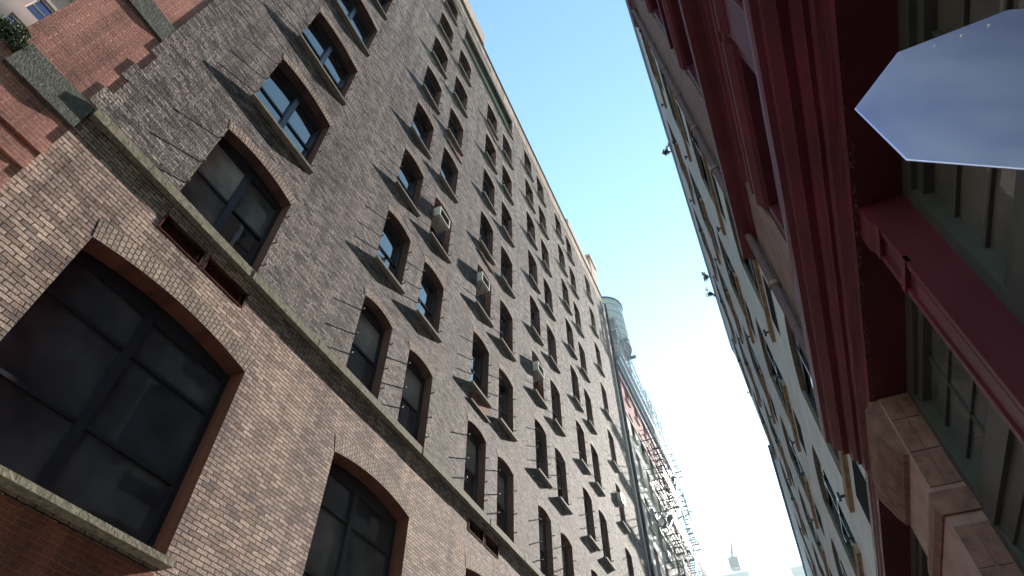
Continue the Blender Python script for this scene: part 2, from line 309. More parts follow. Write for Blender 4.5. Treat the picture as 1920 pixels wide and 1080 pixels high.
# ------------------------------------------------------------------ window builders (left facade, faces +x)
def make_window(parent, y0, z0, wd, hs, rise, X, dep=0.3, mull=0, rails=(0.48,), glassm='glass_dark', sill=True, pins=(0.35, 0.95, 1.75), sillm='sill_stone', archm=True, side=1, framem='frame', ft=0.07, arch_h=0.24, sill_over=0.07, sill_p=0.14, split_glass=None):
    y1 = y0 + wd; xf = X - side * dep; wo_ = Vector((X, y0, z0))
    f = MB()
    bx = lambda ya, yb, za, zb, xa, xb: f.box(X - side * xa, X - side * xb, ya, yb, za, zb)
    top = hs
    bx(y0, y0 + ft, z0, z0 + top, dep - 0.06, dep + 0.05); bx(y1 - ft, y1, z0, z0 + top, dep - 0.06, dep + 0.05)
    bx(y0 + ft, y1 - ft, z0, z0 + ft, dep - 0.058, dep + 0.05)
    # arched head board
    ap = arch_pts(y0, y1, z0 + hs, rise) if rise > 0 else [(y0, z0 + hs), (y1, z0 + hs)]
    prof = [(y1, z0 + hs - 0.14), (y0, z0 + hs - 0.14)] + ap
    for xx in (dep - 0.05, dep + 0.02):
        q = [(X - side * xx, y, z) for y, z in prof]; f.face(q if side > 0 else q[::-1])
    f.face([(X - side * (dep - 0.05), y0, z0 + hs - 0.14), (X - side * (dep + 0.02), y0, z0 + hs - 0.14), (X - side * (dep + 0.02), y1, z0 + hs - 0.14), (X - side * (dep - 0.05), y1, z0 + hs - 0.14)])
    yy = [y0 + ft] + ([y0 + wd * k for k in (mull if isinstance(mull, tuple) else ())]) + [y1 - ft]
    for k in (mull if isinstance(mull, tuple) else ()):
        bx(y0 + wd * k - 0.065, y0 + wd * k + 0.065, z0 + ft, z0 + hs - 0.14, dep - 0.07, dep + 0.04)
    for r_ in rails:
        bx(y0 + ft, y1 - ft, z0 + hs * r_ - 0.03, z0 + hs * r_ + 0.03, dep - 0.035, dep + 0.045)
    root = f.build('window', framem, parent, origin=wo_)
    zz = [z0 + ft] + [z0 + hs * r_ for r_ in rails] + [z0 + hs - 0.14]
    kk = 0
    for i in range(len(yy) - 1):
        for j in range(len(zz) - 1):
            p = MB(); off = 0.012 * (j % 2)
            q = [(X - side * (dep + 0.005 + off), yy[i], zz[j]), (X - side * (dep + 0.005 + off), yy[i + 1], zz[j]), (X - side * (dep + 0.005 + off), yy[i + 1], zz[j + 1]), (X - side * (dep + 0.005 + off), yy[i], zz[j + 1])]
            p.face(q if side > 0 else q[::-1]); gm = glassm if isinstance(glassm, str) else glassm[kk % len(glassm)]; kk += 1
            p.build('pane', gm, root, origin=wo_)
    if sill:
        s_ = MB(); s_.box(X - side * 0.2, X + side * sill_p, y0 - sill_over, y1 + sill_over, z0 - 0.085, z0 - 0.001)
        s_.build('sill', sillm, root, origin=wo_)
    if archm and rise > 0:
        a_ = MB(); n_ = 12; P1 = arch_pts(y0, y1, z0 + hs, rise, n_); ln = 0
        cy = (y0 + y1) / 2; Rr = ((wd / 2) ** 2 + rise ** 2) / (2 * rise); cz = z0 + hs + rise - Rr
        al = math.asin(min(1, wd / 2 / Rr))
        for i in range(n_):
            t0 = -al + 2 * al * i / n_; t1 = -al + 2 * al * (i + 1) / n_
            pt = lambda t, r: (X + side * 0.004, cy + math.sin(t) * r, cz + math.cos(t) * r)
            s0, s1 = t0 * Rr, t1 * Rr; ri, ro = Rr + 0.004, Rr + arch_h
            q = [pt(t0, ri), pt(t1, ri), pt(t1, ro), pt(t0, ro)]; uv = [(s0, 0), (s1, 0), (s1, arch_h), (s0, arch_h)]
            if side < 0: q = q[::-1]; uv = uv[::-1]
            a_.face(q, 0, uv)
            pb = lambda t, r: (X, cy + math.sin(t) * r, cz + math.cos(t) * r)
            a_.face([pt(t1, ri), pt(t0, ri), pb(t0, ri), pb(t1, ri)], 0)
            a_.face([pt(t0, ro), pt(t1, ro), pb(t1, ro), pb(t0, ro)], 0)
        a_.build('arch', 'header_brick', root, origin=wo_)
    for k, pz in enumerate(pins):
        for yy_ in (y0 - 0.03, y1 + 0.03):
            p = MB(); z_ = z0 + pz
            p.box(X - side * 0.02, X + side * 0.115, yy_ - 0.011, yy_ + 0.008, z_ - 0.015, z_ + 0.015); p.tube((X + side * 0.108, yy_, z_ - 0.018), (X + side * 0.108, yy_, z_ + 0.024), 0.011, 6)
            p.build('shutter_pin', 'iron', root, origin=wo_)
    return root

# ================================================================== LEFT: long dark brick building
XL = -7.2
B1 = thing('brick_building', 'long dark brown brick warehouse with rows of segmental arched windows above a stone band', 'building', (XL, 1, 0))
NY = [7.39, 9.49, 12.88, 14.97, 18.32, 20.52, 23.97, 26.19, 30.47]
WN, HN, RN = 1.25, 2.3, 0.13
ROWZ = [10.16 + 3.73 * i for i in range(8)]
stacks = {}
for y in NY:
    stacks[(y, y + WN)] = [(z, z + HN, RN) for i, z in enumerate(ROWZ) if not (i == 7 and 9 < y < 16)]
stacks[(2.6, 4.53)] = [(z, z + 2.3, 0.15) for z in ROWZ]
# blank green-lined opening near the roof
stacks_top = stacks
wall = MB()
# upper wall, with the green opening taking the top row of three stacks: split in height
cutz = 36.0
up = {k: [o for o in v if o[0] < cutz] for k, v in stacks.items()}
facade(wall, XL, 1, 0.96, 35.6, 9.85, cutz, up, 0.32)
top = {k: [o for o in v if o[0] >= cutz] for k, v in stacks.items() if not (9 < k[0] < 16)}
top[(9.68, 16.3)] = [(36.5, 38.75, 0)]
facade(wall, XL, 1, 0.96, 35.6, cutz, 41.0, top, 0.32)
low = {(2.07, 5.15): [(5.06, 8.24, 0.17)], (7.69, 10.5): [(5.06, 8.24, 0.17)], (13.25, 16.2): [(5.06, 8.24, 0.17)], (18.9, 21.8): [(5.06, 8.24, 0.17)], (24.5, 27.4): [(5.06, 8.24, 0.17)]}
lw = MB(); 
cut2 = 9.2
facade(lw, XL, 1, 0.96, 35.6, 0, cut2, low, 0.42)
facade(lw, XL, 1, 0.96, 35.6, cut2, 9.85, {(2.68, 3.5): [(9.26, 9.6, 0)], (3.63, 4.54): [(9.26, 9.6, 0)], (13.3, 14.13): [(9.26, 9.6, 0)], (14.25, 15.1): [(9.26, 9.6, 0)], (7.9, 7.95): []}, 0.28)
lw.box(XL - 0.6, XL - 0.002, 0.96, 1.02, 0, 9.9, skip='+x +y')
# toothed left edge of the upper wall, gable end and roof mass
teeth = [(10.13, 10.6), (11.1, 11.58), (12.14, 19.0)]
for a, b in teeth: wall.box(XL - 0.05, XL, 0.82, 0.96, a, b)
wall.box(XL - 0.6, XL - 0.002, 0.96, 1.02, 10.1, 41, skip='+x')
wall.box(XL - 9, XL - 0.4, 35.56, 35.6, 0, 41, mi=0); wall.box(XL - 9, XL - 8.95, 1.0, 35.56, 0, 41); wall.box(XL - 8.95, XL - 0.6, 0.99, 1.03, 10, 41); 
wall.build('wall', ['dark_brick', 'reveal_dark'], B1); lw.build('wall', ['lower_brick', 'reveal'], B1)
r = MB(); r.box(XL - 8.95, XL - 0.45, 0.99, 35.5, 40.2, 40.4); r.build('roof', 'asphalt', B1)
bk = MB()
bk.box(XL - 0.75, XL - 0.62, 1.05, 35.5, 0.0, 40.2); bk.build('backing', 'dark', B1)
# stone band
sb = MB(); rnd = random.Random(3); y = 0.98
while y < 35.6:
    y2 = min(35.6, y + rnd.uniform(0.9, 1.5)); p_ = 0.115 + rnd.uniform(-0.006, 0.006)
    prof = [(XL - 0.1, 9.84), (XL + p_, 9.84), (XL + p_, 10.03), (XL + p_ - 0.02, 10.05), (XL - 0.01, 10.11), (XL - 0.1, 10.12)]
    sb.prism(prof, y, y2 - 0.008); y = y2
sb.build('stone_band', 'limestone', B1)
# parapet: coping lines, dark gutter edge, raised end blocks
cp = MB(); cp.box(XL - 0.5, XL + 0.07, 0.98, 35.62, 41.0, 41.09); cp.box(XL - 0.45, XL + 0.03, 0.98, 35.6, 40.86, 41.0)
cp.build('coping', 'coping', B1)
pp = MB(); pp.box(XL - 0.4, XL + 0.13, 0.98, 11.7, 41.09, 42.6); pp.build('parapet', 'parapet', B1); pp = MB(); pp.box(XL - 0.4, XL + 0.02, 27.4, 33.2, 41.09, 42.3)
pp.box(XL - 0.9, XL + 0.05, 33.2, 34.9, 41.09, 44.3); pp.box(XL - 1.0, XL + 0.13, 33.1, 35.0, 43.9, 44.25); pp.build('parapet', 'parapet', B1)
pb = MB(); pb.box(XL + 0.002, XL + 0.006, 13, 35.5, 39.6, 40.85); pb.box(XL + 0.002, XL + 0.006, 0.98, 12.99, 40.1, 40.85); pb.build('frieze', brick('pale_parapet_brick', (0.4, 0.27, 0.21), (0.47, 0.33, 0.26), (0.5, 0.4, 0.33), relief=0.012, rough=0.8, darkamt=0.25), B1)
# the green-lined opening: interior sheet, white lintel
go = MB(); go.box(XL - 0.31, XL - 0.25, 9.7, 16.28, 36.5, 38.75); go.build('lining', 'copper', B1)
gl = MB(); gl.box(XL, XL + 0.09, 9.55, 16.35, 38.76, 38.86); gl.box(XL, XL + 0.09, 16.28, 16.36, 38.2, 38.76); gl.build('lintel', 'white_trim', B1)
gl = MB(); gl.box(XL, XL + 0.1, 9.55, 16.35, 36.36, 36.47); gl.build('sill', 'sill_stone', B1)
# thin ledge above the seventh row near the frame top
gl = MB(); gl.box(XL, XL + 0.05, 7.2, 9.0, 38.9, 38.98); gl.build('ledge', 'sill_stone', B1)
# windows
proto = make_window(B1, 0, 0, WN, HN, RN, XL)
proto_np = make_window(B1, 0, 0, WN, HN, RN, XL, pins=())
wproto = make_window(B1, 0, 0, 1.93, 2.3, 0.15, XL, mull=(0.5,), pins=(0.25, 0.95, 1.85), sill=False, glassm=('glass_mid', 'glass_blind', 'glass_dark', 'glass_mid'), ft=0.08)
wp2 = make_window(B1, 0, 0, 1.93, 2.3, 0.15, XL, mull=(0.5,), pins=(0.25, 0.95, 1.85), glassm='glass_dark', ft=0.08)
protoA = make_window(B1, 0, 0, WN, HN, RN, XL, sill=False, glassm=('glass_low', 'glass_blind'))
protoS = copy_tree(proto, (0, 0, 0), B1, skip=('arch',))
rn = random.Random(11)
base = Vector(B1['_w'])
gset = [M['glass_dark'], M['glass_dark'], M['glass_mid'], M['glass_low'], M['glass_dark']]
pane_cache = {}
for i, z in enumerate(ROWZ):
    src = wproto if i == 0 else wp2
    copy_tree(src, Vector((XL, 2.6, z)) - base, B1)
    for j, y in enumerate(NY):
        if i == 7 and 9 < y < 16: continue
        far = y > 17
        if i == 0: s_ = protoA if not far else protoA
        elif far and i > 3: s_ = proto_np
        else: s_ = proto
        c = copy_tree(s_, Vector((XL, y, z)) - base, B1)
        for ch in c.children:
            if ch.name.startswith('pane') and i > 0 and rn.random() < 0.35:
                gm = gset[rn.randrange(5)]
                key = (ch.data.name, gm.name)
                if key not in pane_cache:
                    md = ch.data.copy(); md.materials[0] = gm; pane_cache[key] = md
                ch.data = pane_cache[key]
def kill(o):
    for c in list(o.children): kill(c)
    bpy.data.objects.remove(o)
for o in (proto, proto_np, wproto, wp2, protoA, protoS): kill(o)
# recessed panels below a few windows (deep red undersides in the photograph)
for (y, i) in ((13.0, 1), (9.6, 4), (13.0, 3), (12.95, 6)):
    q = MB(); z = ROWZ[i]; q.box(XL, XL + 0.05, y - 0.05, y + WN + 0.05, z - 0.62, z - 0.56); q.build('ledge', 'sill_stone', B1)
    q = MB(); q.box(XL, XL + 0.008, y + 0.02, y + WN - 0.02, z - 0.56, z - 0.16); q.build('spandrel_panel', 'spandrel', B1)
# big ground-floor windows
for k, y in enumerate((2.07, 7.69, 13.25, 18.9, 24.5)):
    wd = (3.08, 2.81, 2.95, 2.9, 2.9)[k]
    make_window(B1, y, 5.06, wd, 3.18, 0.17, XL, dep=0.38, mull=(0.46,), rails=(0.36, 0.75), glassm='glass_low' if k != 1 else ('glass_low', 'glass_mid', 'glass_low', 'glass_low', 'glass_mid', 'glass_low'), ft=0.1, arch_h=0.34, pins=(), sillm='limestone', sill_over=0.04, sill_p=0.19)
    q = MB(); q.box(XL + 0.002, XL + 0.008, y - 0.3, y + wd - 0.05, 3.4, 4.9); q.build('spandrel_panel', 'spandrel', B1)
    if k < 3:
        pass
for (a, b) in ((2.68, 3.5), (3.63, 4.54), (13.3, 14.13), (14.25, 15.1)):
    v = MB(); v.box(XL - 0.27, XL - 0.24, a, b, 9.26, 9.6, 0)
    for kk in range(7): v.box(XL - 0.22, XL - 0.12, a + 0.03, b - 0.03, 9.28 + kk * 0.043, 9.292 + kk * 0.043)
    v.box(XL - 0.1, XL + 0.012, a - 0.03, a, 9.24, 9.62); v.box(XL - 0.1, XL + 0.012, b, b + 0.03, 9.24, 9.62); v.box(XL - 0.1, XL + 0.012, a, b, 9.235, 9.26)
    v.build('louvre', 'vent', B1)

# small round vent pipe hanging in the fourth wide window
# ------------------------------------------------------------------ air conditioners
def air_con(label, loc, casing='ac_white', wd=0.72):
    t = thing('air_conditioner', label, 'air conditioner', loc, 'window air conditioners')
    x, y, z = loc
    c = MB(); x0, x1 = x - 0.3, x + 0.2; hh = 0.5
    c.box(x0, x1 - 0.02, y, y + wd, z, z + hh); c.build('casing', casing, t)
    f = MB()
    for a in ((y + 0.0, y + 0.07, z, z + hh), (y + wd - 0.07, y + wd, z, z + hh), (y + 0.07, y + wd - 0.07, z, z + 0.06), (y + 0.07, y + wd - 0.07, z + hh - 0.06, z + hh)):
        f.box(x1 - 0.02, x1 + 0.006, *a)
    f.build('rim', casing, t)
    g_ = MB(); g_.box(x1 - 0.019, x1 - 0.012, y + 0.07, y + wd - 0.07, z + 0.06, z + hh - 0.06)
    for k in range(8): g_.box(x1 - 0.012, x1 - 0.004, y + 0.07, y + wd - 0.07, z + 0.08 + k * 0.038, z + 0.09 + k * 0.038)
    g_.build('grille', 'dark', t)
    for yb_ in (y + 0.15, y + wd - 0.15):
        b = MB(); b.bar((XL + 0.02, yb_, z - 0.35), (x1 - 0.1, yb_, z), 0.03); b.build('bracket', 'iron', t)
    return t
air_con('cream air conditioner nearest the viewer, high in the window beside the brightly reflecting one', (XL, 9.6, 18.84))
air_con('cream air conditioner second nearest the viewer, in the left window of the middle pair', (XL, 12.92, 18.9), wd=0.68)
air_con('white air conditioner third along the dark brick wall, facing the sky gap', (XL, 18.48, 18.84))
air_con('white air conditioner in the last window stack before the drainpipe', (XL, 30.6, 18.9))

# ================================================================== far left: narrow red brick building and belt courses
XR = -7.215
B0 = thing('red_brick_building', 'narrow red brick building corner with heavy dark stone belts beside the dark warehouse', 'building', (XR, 0, 0))
q = MB(); q.box(XR - 7, XR, -0.27, 0.958, 0, 19.0)
q.build('wall', 'red_brick', B0)
q = MB(); q.box(XR, XR + 0.075, -0.09, 0.955, 9.42, 10.0); q.build('stone_belt', 'belt_stone', B0)
q = MB(); q.box(XR, XR + 0.06, -0.3, 0.81, 12.55, 13.12); q.build('stone_belt', 'belt_stone', B0)
for za in (8.98, 8.6, 8.1):
    q = MB(); q.box(XR + 0.0, XR + 0.05, -0.24, 0.955, za - 0.3, za - 0.05); q.build('rusticated_course', 'red_brick', B0)
def leaf_clump(name, label, cat, center, rad, nleaf, group=None, stem_to=None, size=0.05):
    t = thing(name, label, cat, stem_to or center, group)
    m_ = MB(); rr_ = random.Random(hash(str(center)) % 1000)
    cl = [(Vector(center) + Vector((rr_.gauss(0, rad[0] * .5), rr_.gauss(0, rad[1] * .5), rr_.gauss(0, rad[2] * .5)))) for _ in range(9)]
    for i in range(nleaf):
        c = cl[rr_.randrange(9)] + Vector((rr_.gauss(0, rad[0] * .28), rr_.gauss(0, rad[1] * .28), rr_.gauss(0, rad[2] * .28)))
        a = Vector((rr_.uniform(-1, 1), rr_.uniform(-1, 1), rr_.uniform(-1, 1))).normalized(); b_ = a.orthogonal().normalized(); s_ = size * rr_.uniform(0.6, 1.4)
        m_.face([c - a * s_, c - b_ * s_ * .5, c + a * s_, c + b_ * s_ * .5])
    m_.build('foliage', 'leaf', t)
    s2 = MB()
    for c in cl[:6]: s2.tube(stem_to or center, c, size * 0.22, 5, r2=size * 0.08)
    s2.build('stem', 'stem', t); return t
leaf_clump('ivy_clump', 'mossy green ivy growing over the corner by the dark stone belt', 'plant', (XR - 0.01, -0.28, 9.96), (0.06, 0.2, 0.24), 9000, size=0.015)

BP = thing('apartment_building', 'pale pink rendered building with violet blue windows seen far behind the red brick corner', 'building', (-20, -6, 0))
q = MB(); stp = {}
for k in range(10): stp[(-11.85 + k * 1.5, -11.1 + k * 1.5)] = [(2.9 + 1.95 * j, 4.1 + 1.95 * j, 0) for j in range(13)]
facade(q, -20, 1, -12.5, 3.6, 0, 28.7, stp, 0.2); q.box(-32, -20.3, -12.5, 3.6, 0, 28.6)
q.build('wall', ['pink_tower', 'pink_tower'], BP)
for k in range(4, 10):
    for j in range(7, 13):
        y0 = -11.85 + k * 1.5; z0 = 2.9 + 1.95 * j; y1 = y0 + .75; z1 = z0 + 1.2
        f = MB()
        for a in ((y0, y0 + .05, z0, z1), (y1 - .05, y1, z0, z1), (y0 + .05, y1 - .05, z0, z0 + .05), (y0 + .05, y1 - .05, z1 - .05, z1), (y0 + .05, y1 - .05, z0 + .58, z0 + .62)): f.box(-20.15, -20.1, *a)
        fr = f.build('window', 'white_trim', BP); p = MB(); p.face([(-20.14, y0, z0), (-20.14, y1, z0), (-20.14, y1, z1), (-20.14, y0, z1)]); p.build('pane', 'blue_pane', fr)
q = MB(); q.box(-20.5, -19.75, -12.6, 3.7, 28.7, 29.1); q.build('cornice', 'white_trim', BP)

# ================================================================== LEFT, further: cream and rose building with fire escapes
Y2a, Y2b = 36.7, 54.2
B2 = thing('loft_building', 'cream brick loft building with rose painted top storeys, roof cornice and fire escapes', 'building', (XL, Y2a, 0))
st2 = {}
ys2 = [38.3, 41.0, 43.6, 46.2, 48.8, 51.4]
rows2 = [3.2 + 3.55 * k for k in range(9)]
for y in ys2: st2[(y, y + 1.15)] = [(z, z + 2.2, 0.12) for z in rows2]
q = MB(); facade(q, XL, 1, Y2a, Y2b, 0, 29.6, {k: [o for o in v if o[0] < 28] for k, v in st2.items()}, 0.3); q.box(XL - 0.02, XL - 9, Y2b - 0.05, Y2b, 0, 35); q.box(XL - 0.4, XL - 9, Y2a, Y2a + .05, 0, 35)
q.build('wall', ['cream_brick', 'cream_brick'], B2)
q = MB(); facade(q, XL, 1, Y2a, Y2b, 29.6, 35.2, {k: [o for o in v if o[0] > 28] for k, v in st2.items()}, 0.3)
q.build('wall', ['rose_paint', 'rose_paint'], B2)
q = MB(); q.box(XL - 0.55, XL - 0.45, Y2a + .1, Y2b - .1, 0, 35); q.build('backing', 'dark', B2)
q = MB(); q.box(XL, XL + 0.12, Y2a, Y2b, 33.0, 33.15); q.prism([(XL, 34.2), (XL + 0.14, 34.2), (XL + 0.2, 34.35), (XL + 0.42, 34.5), (XL + 0.44, 34.7), (XL - 0.3, 34.75)], Y2a, Y2b + 0.2); q.build('cornice', 'blue_grey', B2)
q = MB(); q.box(XL + 0.005, XL + 0.06, Y2a, Y2b, 29.5, 29.7); q.box(XL + 0.003, XL + 0.06, Y2a, Y2b, 22.3, 22.45); q.build('string_course', 'cream_brick', B2)
q = MB(); q.box(XL - 9, XL - 0.3, Y2a, Y2b, 34.8, 35.0); q.build('roof', 'asphalt', B2)
w2 = make_window(B2, 0, 0, 1.15, 2.2, 0.12, XL, pins=(), archm=False, sillm='cream_brick', sill_p=0.1)
for y in ys2:
    for z in rows2: copy_tree(w2, Vector((XL, y, z)) - Vector(B2['_w']), B2)
kill(w2)
q = MB(); q.tube((XL + 0.12, 36.15, 0), (XL + 0.12, 36.15, 40.5), 0.09, 10)
for z in range(3, 40, 4): q.tube((XL + 0.12, 36.15, z), (XL + 0.12, 36.15, z + 0.18), 0.12, 10)
q.build('drainpipe', 'pipe_blue', B2)
q = MB(); q.box(XL - 0.2, XL - 0.12, 35.6, 36.7, 0, 40); q.build('wall', 'cream_brick', B2)
def fire_escape(parent, ya, yb, zs, x0, x1, slats=True):
    mn = MB(); root = None
    o0 = Vector((x0, ya, zs[0]))
    for k, z in enumerate(zs):
        m_ = MB()
        for t in range(7): 
            x = x0 + (x1 - x0) * t / 6; m_.box(x - 0.025, x + 0.025, ya, yb, z - 0.02, z + 0.012)
        for t in range(5):
            y = ya + (yb - ya) * t / 4; m_.box(x0, x1, y - 0.025, y + 0.025, z - 0.08, z - 0.021)
        for hz in (0.5, 0.95):
            m_.bar((x1, ya, z + hz), (x1, yb, z + hz), 0.045); m_.bar((x0, ya, z + hz), (x1, ya, z + hz), 0.045); m_.bar((x0, yb, z + hz), (x1, yb, z + hz), 0.045)
        n_ = int((yb - ya) / 0.22)
        for t in range(n_ + 1):
            y = ya + (yb - ya) * t / n_; m_.bar((x1, y, z), (x1, y, z + 0.95), 0.028)
        for y in (ya + 0.2, yb - 0.2): m_.bar((x0, y, z - 0.9), (x1 - 0.1, y, z - 0.05), 0.05)
        p = m_.build('platform', 'black_iron', root if root else parent, origin=o0) if root else m_.build('fire_escape', 'black_iron', parent, origin=o0)
        if root is None: root = p
        if k < len(zs) - 1:
            s_ = MB(); zt = zs[k + 1]; a, b = (ya + 0.6, yb - 0.6) if k % 2 else (yb - 0.6, ya + 0.6); xm = x0 + (x1 - x0) * (0.3 if k % 2 else 0.7)
            for dx in (-0.28, 0.28): s_.bar((xm + dx, a, z), (xm + dx, b, zt), 0.06); s_.bar((xm + dx, a, z + 0.85), (xm + dx, b, zt + 0.85), 0.035)
            for t in range(1, 12):
                y = a + (b - a) * t / 12; zz = z + (zt - z) * t / 12; s_.box(xm - 0.28, xm + 0.28, y - 0.09, y + 0.09, zz - 0.012, zz + 0.012)
            s_.build('stair', 'black_iron', root, origin=o0)
    return root
fire_escape(B2, 49.6, 53.8, [4.6 + 3.55 * k for k in range(9)], XL + 0.05, XL + 1.25)
fire_escape(B2, 41.2, 47.4, [4.6 + 3.55 * k for k in range(8)], XL + 0.05, XL + 1.25)
# roof-edge railing, gooseneck ladder and steel dunnage
q = MB(); x = XL + 0.25
for hz in (0.4, 0.8, 1.25): q.bar((x, Y2a, 35.3 + hz), (x, 52.5, 35.3 + hz), 0.05)
for t in range(22): q.bar((x, Y2a + t * 0.72, 35.2), (x, Y2a + t * 0.72, 36.6), 0.045)
q.bar((x - .4, Y2a + 0.6, 36.5), (x - .4, Y2a + 0.6, 40.2), 0.07); q.bar((x + .2, Y2a + 0.6, 36.5), (x + .2, Y2a + 0.6, 40.2), 0.07)
for t in range(9): q.bar((x - .4, Y2a + 0.6, 36.7 + t * .4), (x + .2, Y2a + 0.6, 36.7 + t * .4), 0.04)
q.bar((x + .2, Y2a + .6, 40.2), (x + .2, Y2a + 1.8, 39.4), 0.07); q.bar((x + .2, Y2a + 1.8, 39.4), (x + .2, 48, 36.6), 0.07); q.bar((x - .35, Y2a + 1.8, 39.4), (x - .35, 48, 36.6), 0.07)
for t in range(14):
    yy = Y2a + 1.8 + (48 - Y2a - 1.8) * t / 13; zz = 39.4 + (36.6 - 39.4) * t / 13; q.bar((x - .35, yy, zz), (x + .2, yy, zz), 0.05); q.bar((x + .2, yy, zz), (x + .2, yy, zz - 1.0 if zz > 37.6 else 36.5), 0.035)
for t in range(28):
    yy = Y2a + 0.2 + t * 0.4; q.bar((x - .5, yy, 35.35), (x + .25, yy, 35.35), 0.05)
q.bar((x + .25, Y2a, 35.35), (x + .25, 48, 35.35), 0.09); q.bar((x + .25, Y2a, 36.5), (x + .25, 48, 36.5), 0.07); q.bar((x - .5, Y2a, 35.35), (x - .5, 48, 35.35), 0.07)
for t in range(15): q.bar((x + .25, Y2a + t * 0.8, 35.3), (x + .25, Y2a + t * 0.8, 36.5), 0.055)
q.box(x - .5, x + .2, Y2a + .3, Y2a + 1.6, 38.0, 38.06); q.box(x - .5, x + .2, Y2a + .3, Y2a + 1.6, 39.4, 39.46)
q.build('roof_railing', 'galvanised', B2)
q = MB()
for zz in (37.2, 38.3, 39.4): q.bar((XL + .25, 47.8, zz), (XL + .25, 53.6, zz), 0.07)
for yy in (47.8, 49.7, 51.6, 53.6): q.bar((XL + .25, yy, 35.2), (XL + .25, yy, 39.5), 0.09); q.bar((XL + .25, yy, 39.4), (XL - 2.2, yy, 39.4), 0.07)
q.bar((XL + .25, 47.8, 35.3), (XL + .25, 49.7, 39.4), 0.05); q.bar((XL + .25, 51.6, 35.3), (XL + .25, 53.6, 39.4), 0.05)
q.build('roof_frame', 'blue_grey', B2)
air_con('blue grey air conditioner on the cream building beyond the drainpipe', (XL, 40.05, 22.6), 'ac_grey', 0.8)
air_con('blue grey air conditioner below the other one on the cream building', (XL, 42.4, 20.6), 'ac_grey', 0.8)

# water tank
tx, ty = -9.0, 44.3
WT = thing('water_tank', 'grey round wooden water tank on steel legs above the rooftops', 'water tank', (tx, ty, 35))
q = MB(); q.tube((tx, ty, 42.3), (tx, ty, 48.3), 2.15, 40, r2=1.95); q.build('tank', 'tank_wood', WT, smooth=False)
q = MB(); q.tube((tx, ty, 48.3), (tx, ty, 48.42), 2.08, 40); q.tube((tx, ty, 48.42), (tx, ty, 49.4), 2.08, 40, r2=0.05); q.build('tank_roof', 'blue_grey', WT)
for z in (43, 44.1, 45.2, 46.3, 47.4):
    q = MB(); rz = 2.15 - 0.2 * (z - 42.3) / 6 + 0.02; q.tube((tx, ty, z), (tx, ty, z + 0.05), rz, 40); q.build('hoop', 'blue_grey', WT)
for sx, sy in ((1, 1), (1, -1), (-1, 1), (-1, -1)):
    q = MB(); q.bar((tx + sx * 1.4, ty + sy * 1.4, 35), (tx + sx * 1.4, ty + sy * 1.4, 42.1), 0.2); q.build('leg', 'blue_grey', WT)
q = MB()
for s_ in (-1, 1):
    q.bar((tx + s_ * 1.4, ty - 1.4, 35.5), (tx + s_ * 1.4, ty + 1.4, 41.8), 0.09); q.bar((tx + s_ * 1.4, ty + 1.4, 35.5), (tx + s_ * 1.4, ty - 1.4, 41.8), 0.09)
    q.bar((tx - 1.4, ty + s_ * 1.4, 35.5), (tx + 1.4, ty + s_ * 1.4, 41.8), 0.09)
    q.box(tx - 2.2, tx + 2.2, ty + s_ * 1.4 - 0.12, ty + s_ * 1.4 + 0.12, 42.0, 42.28)
q.build('brace', 'blue_grey', WT)

# ================================================================== RIGHT: oxblood iron-front building
XS = 1.65; XW = 2.0; YE = 8.95
B3 = thing('iron_front_building', 'oxblood red cast iron front building with deep cornices and a brownstone pier', 'building', (XW, 0, 0))
Zr = lambda v: v * 0.985 + 1.6
# lintel / ground-floor cornice
prof = [(2.3, Zr(4.56)), (1.573, Zr(4.56)), (1.573, Zr(4.66)), (1.545, Zr(4.68)), (1.545, Zr(4.72)), (1.5, Zr(4.745)), (1.49, Zr(4.83)), (1.515, Zr(4.835)), (1.515, Zr(4.853)), (1.455, Zr(4.86)), (1.45, Zr(4.90)), (1.415, Zr(4.93)), (1.40, Zr(5.02)), (1.435, Zr(5.025)), (1.435, Zr(5.05)), (1.33, Zr(5.06)), (1.325, Zr(5.12)),
        (1.25, Zr(5.18)), (1.24, Zr(5.24)), (1.275, Zr(5.245)), (1.275, Zr(5.275)), (1.19, Zr(5.31)), (1.185, Zr(5.4)), (1.185, Zr(5.5)), (1.25, Zr(5.54)), (1.7, Zr(5.62)), (2.3, Zr(5.62))]
def wob_prism(mb, prof, ya, yb, seg=0.45, amp=0.004):
    n_ = max(2, int((yb - ya) / seg)); ys = [ya + (yb - ya) * i / n_ for i in range(n_ + 1)]; rr_ = random.Random(5)
    rows = [[(p[0] + rr_.uniform(-amp, amp), y, p[1] + rr_.uniform(-amp, amp)) for p in prof] for y in ys]
    for i in range(n_):
        for k in range(len(prof)):
            k2 = (k + 1) % len(prof); mb.face([rows[i][k], rows[i][k2], rows[i + 1][k2], rows[i + 1][k]])
    mb.face(rows[0]); mb.face(rows[-1][::-1])
q = MB(); wob_prism(q, prof, -4, YE); q.build('cornice', 'red_iron', B3)
q = MB(); wob_prism(q, [(2.3, Zr(4.56)), (1.573, Zr(4.56)), (1.573, Zr(4.66)), (1.55, Zr(4.68)), (1.55, Zr(4.74)), (1.53, Zr(4.76)), (1.53, Zr(4.86)), (2.3, Zr(4.86))], YE, 26); q.build('lintel', 'red_iron', B3)
q = MB(); q.face([(1.58, -4, Zr(4.556)), (1.58, 26, Zr(4.556)), (2.02, 26, Zr(4.556)), (2.02, -4, Zr(4.556))]); q.build('soffit', 'red_soffit', B3)
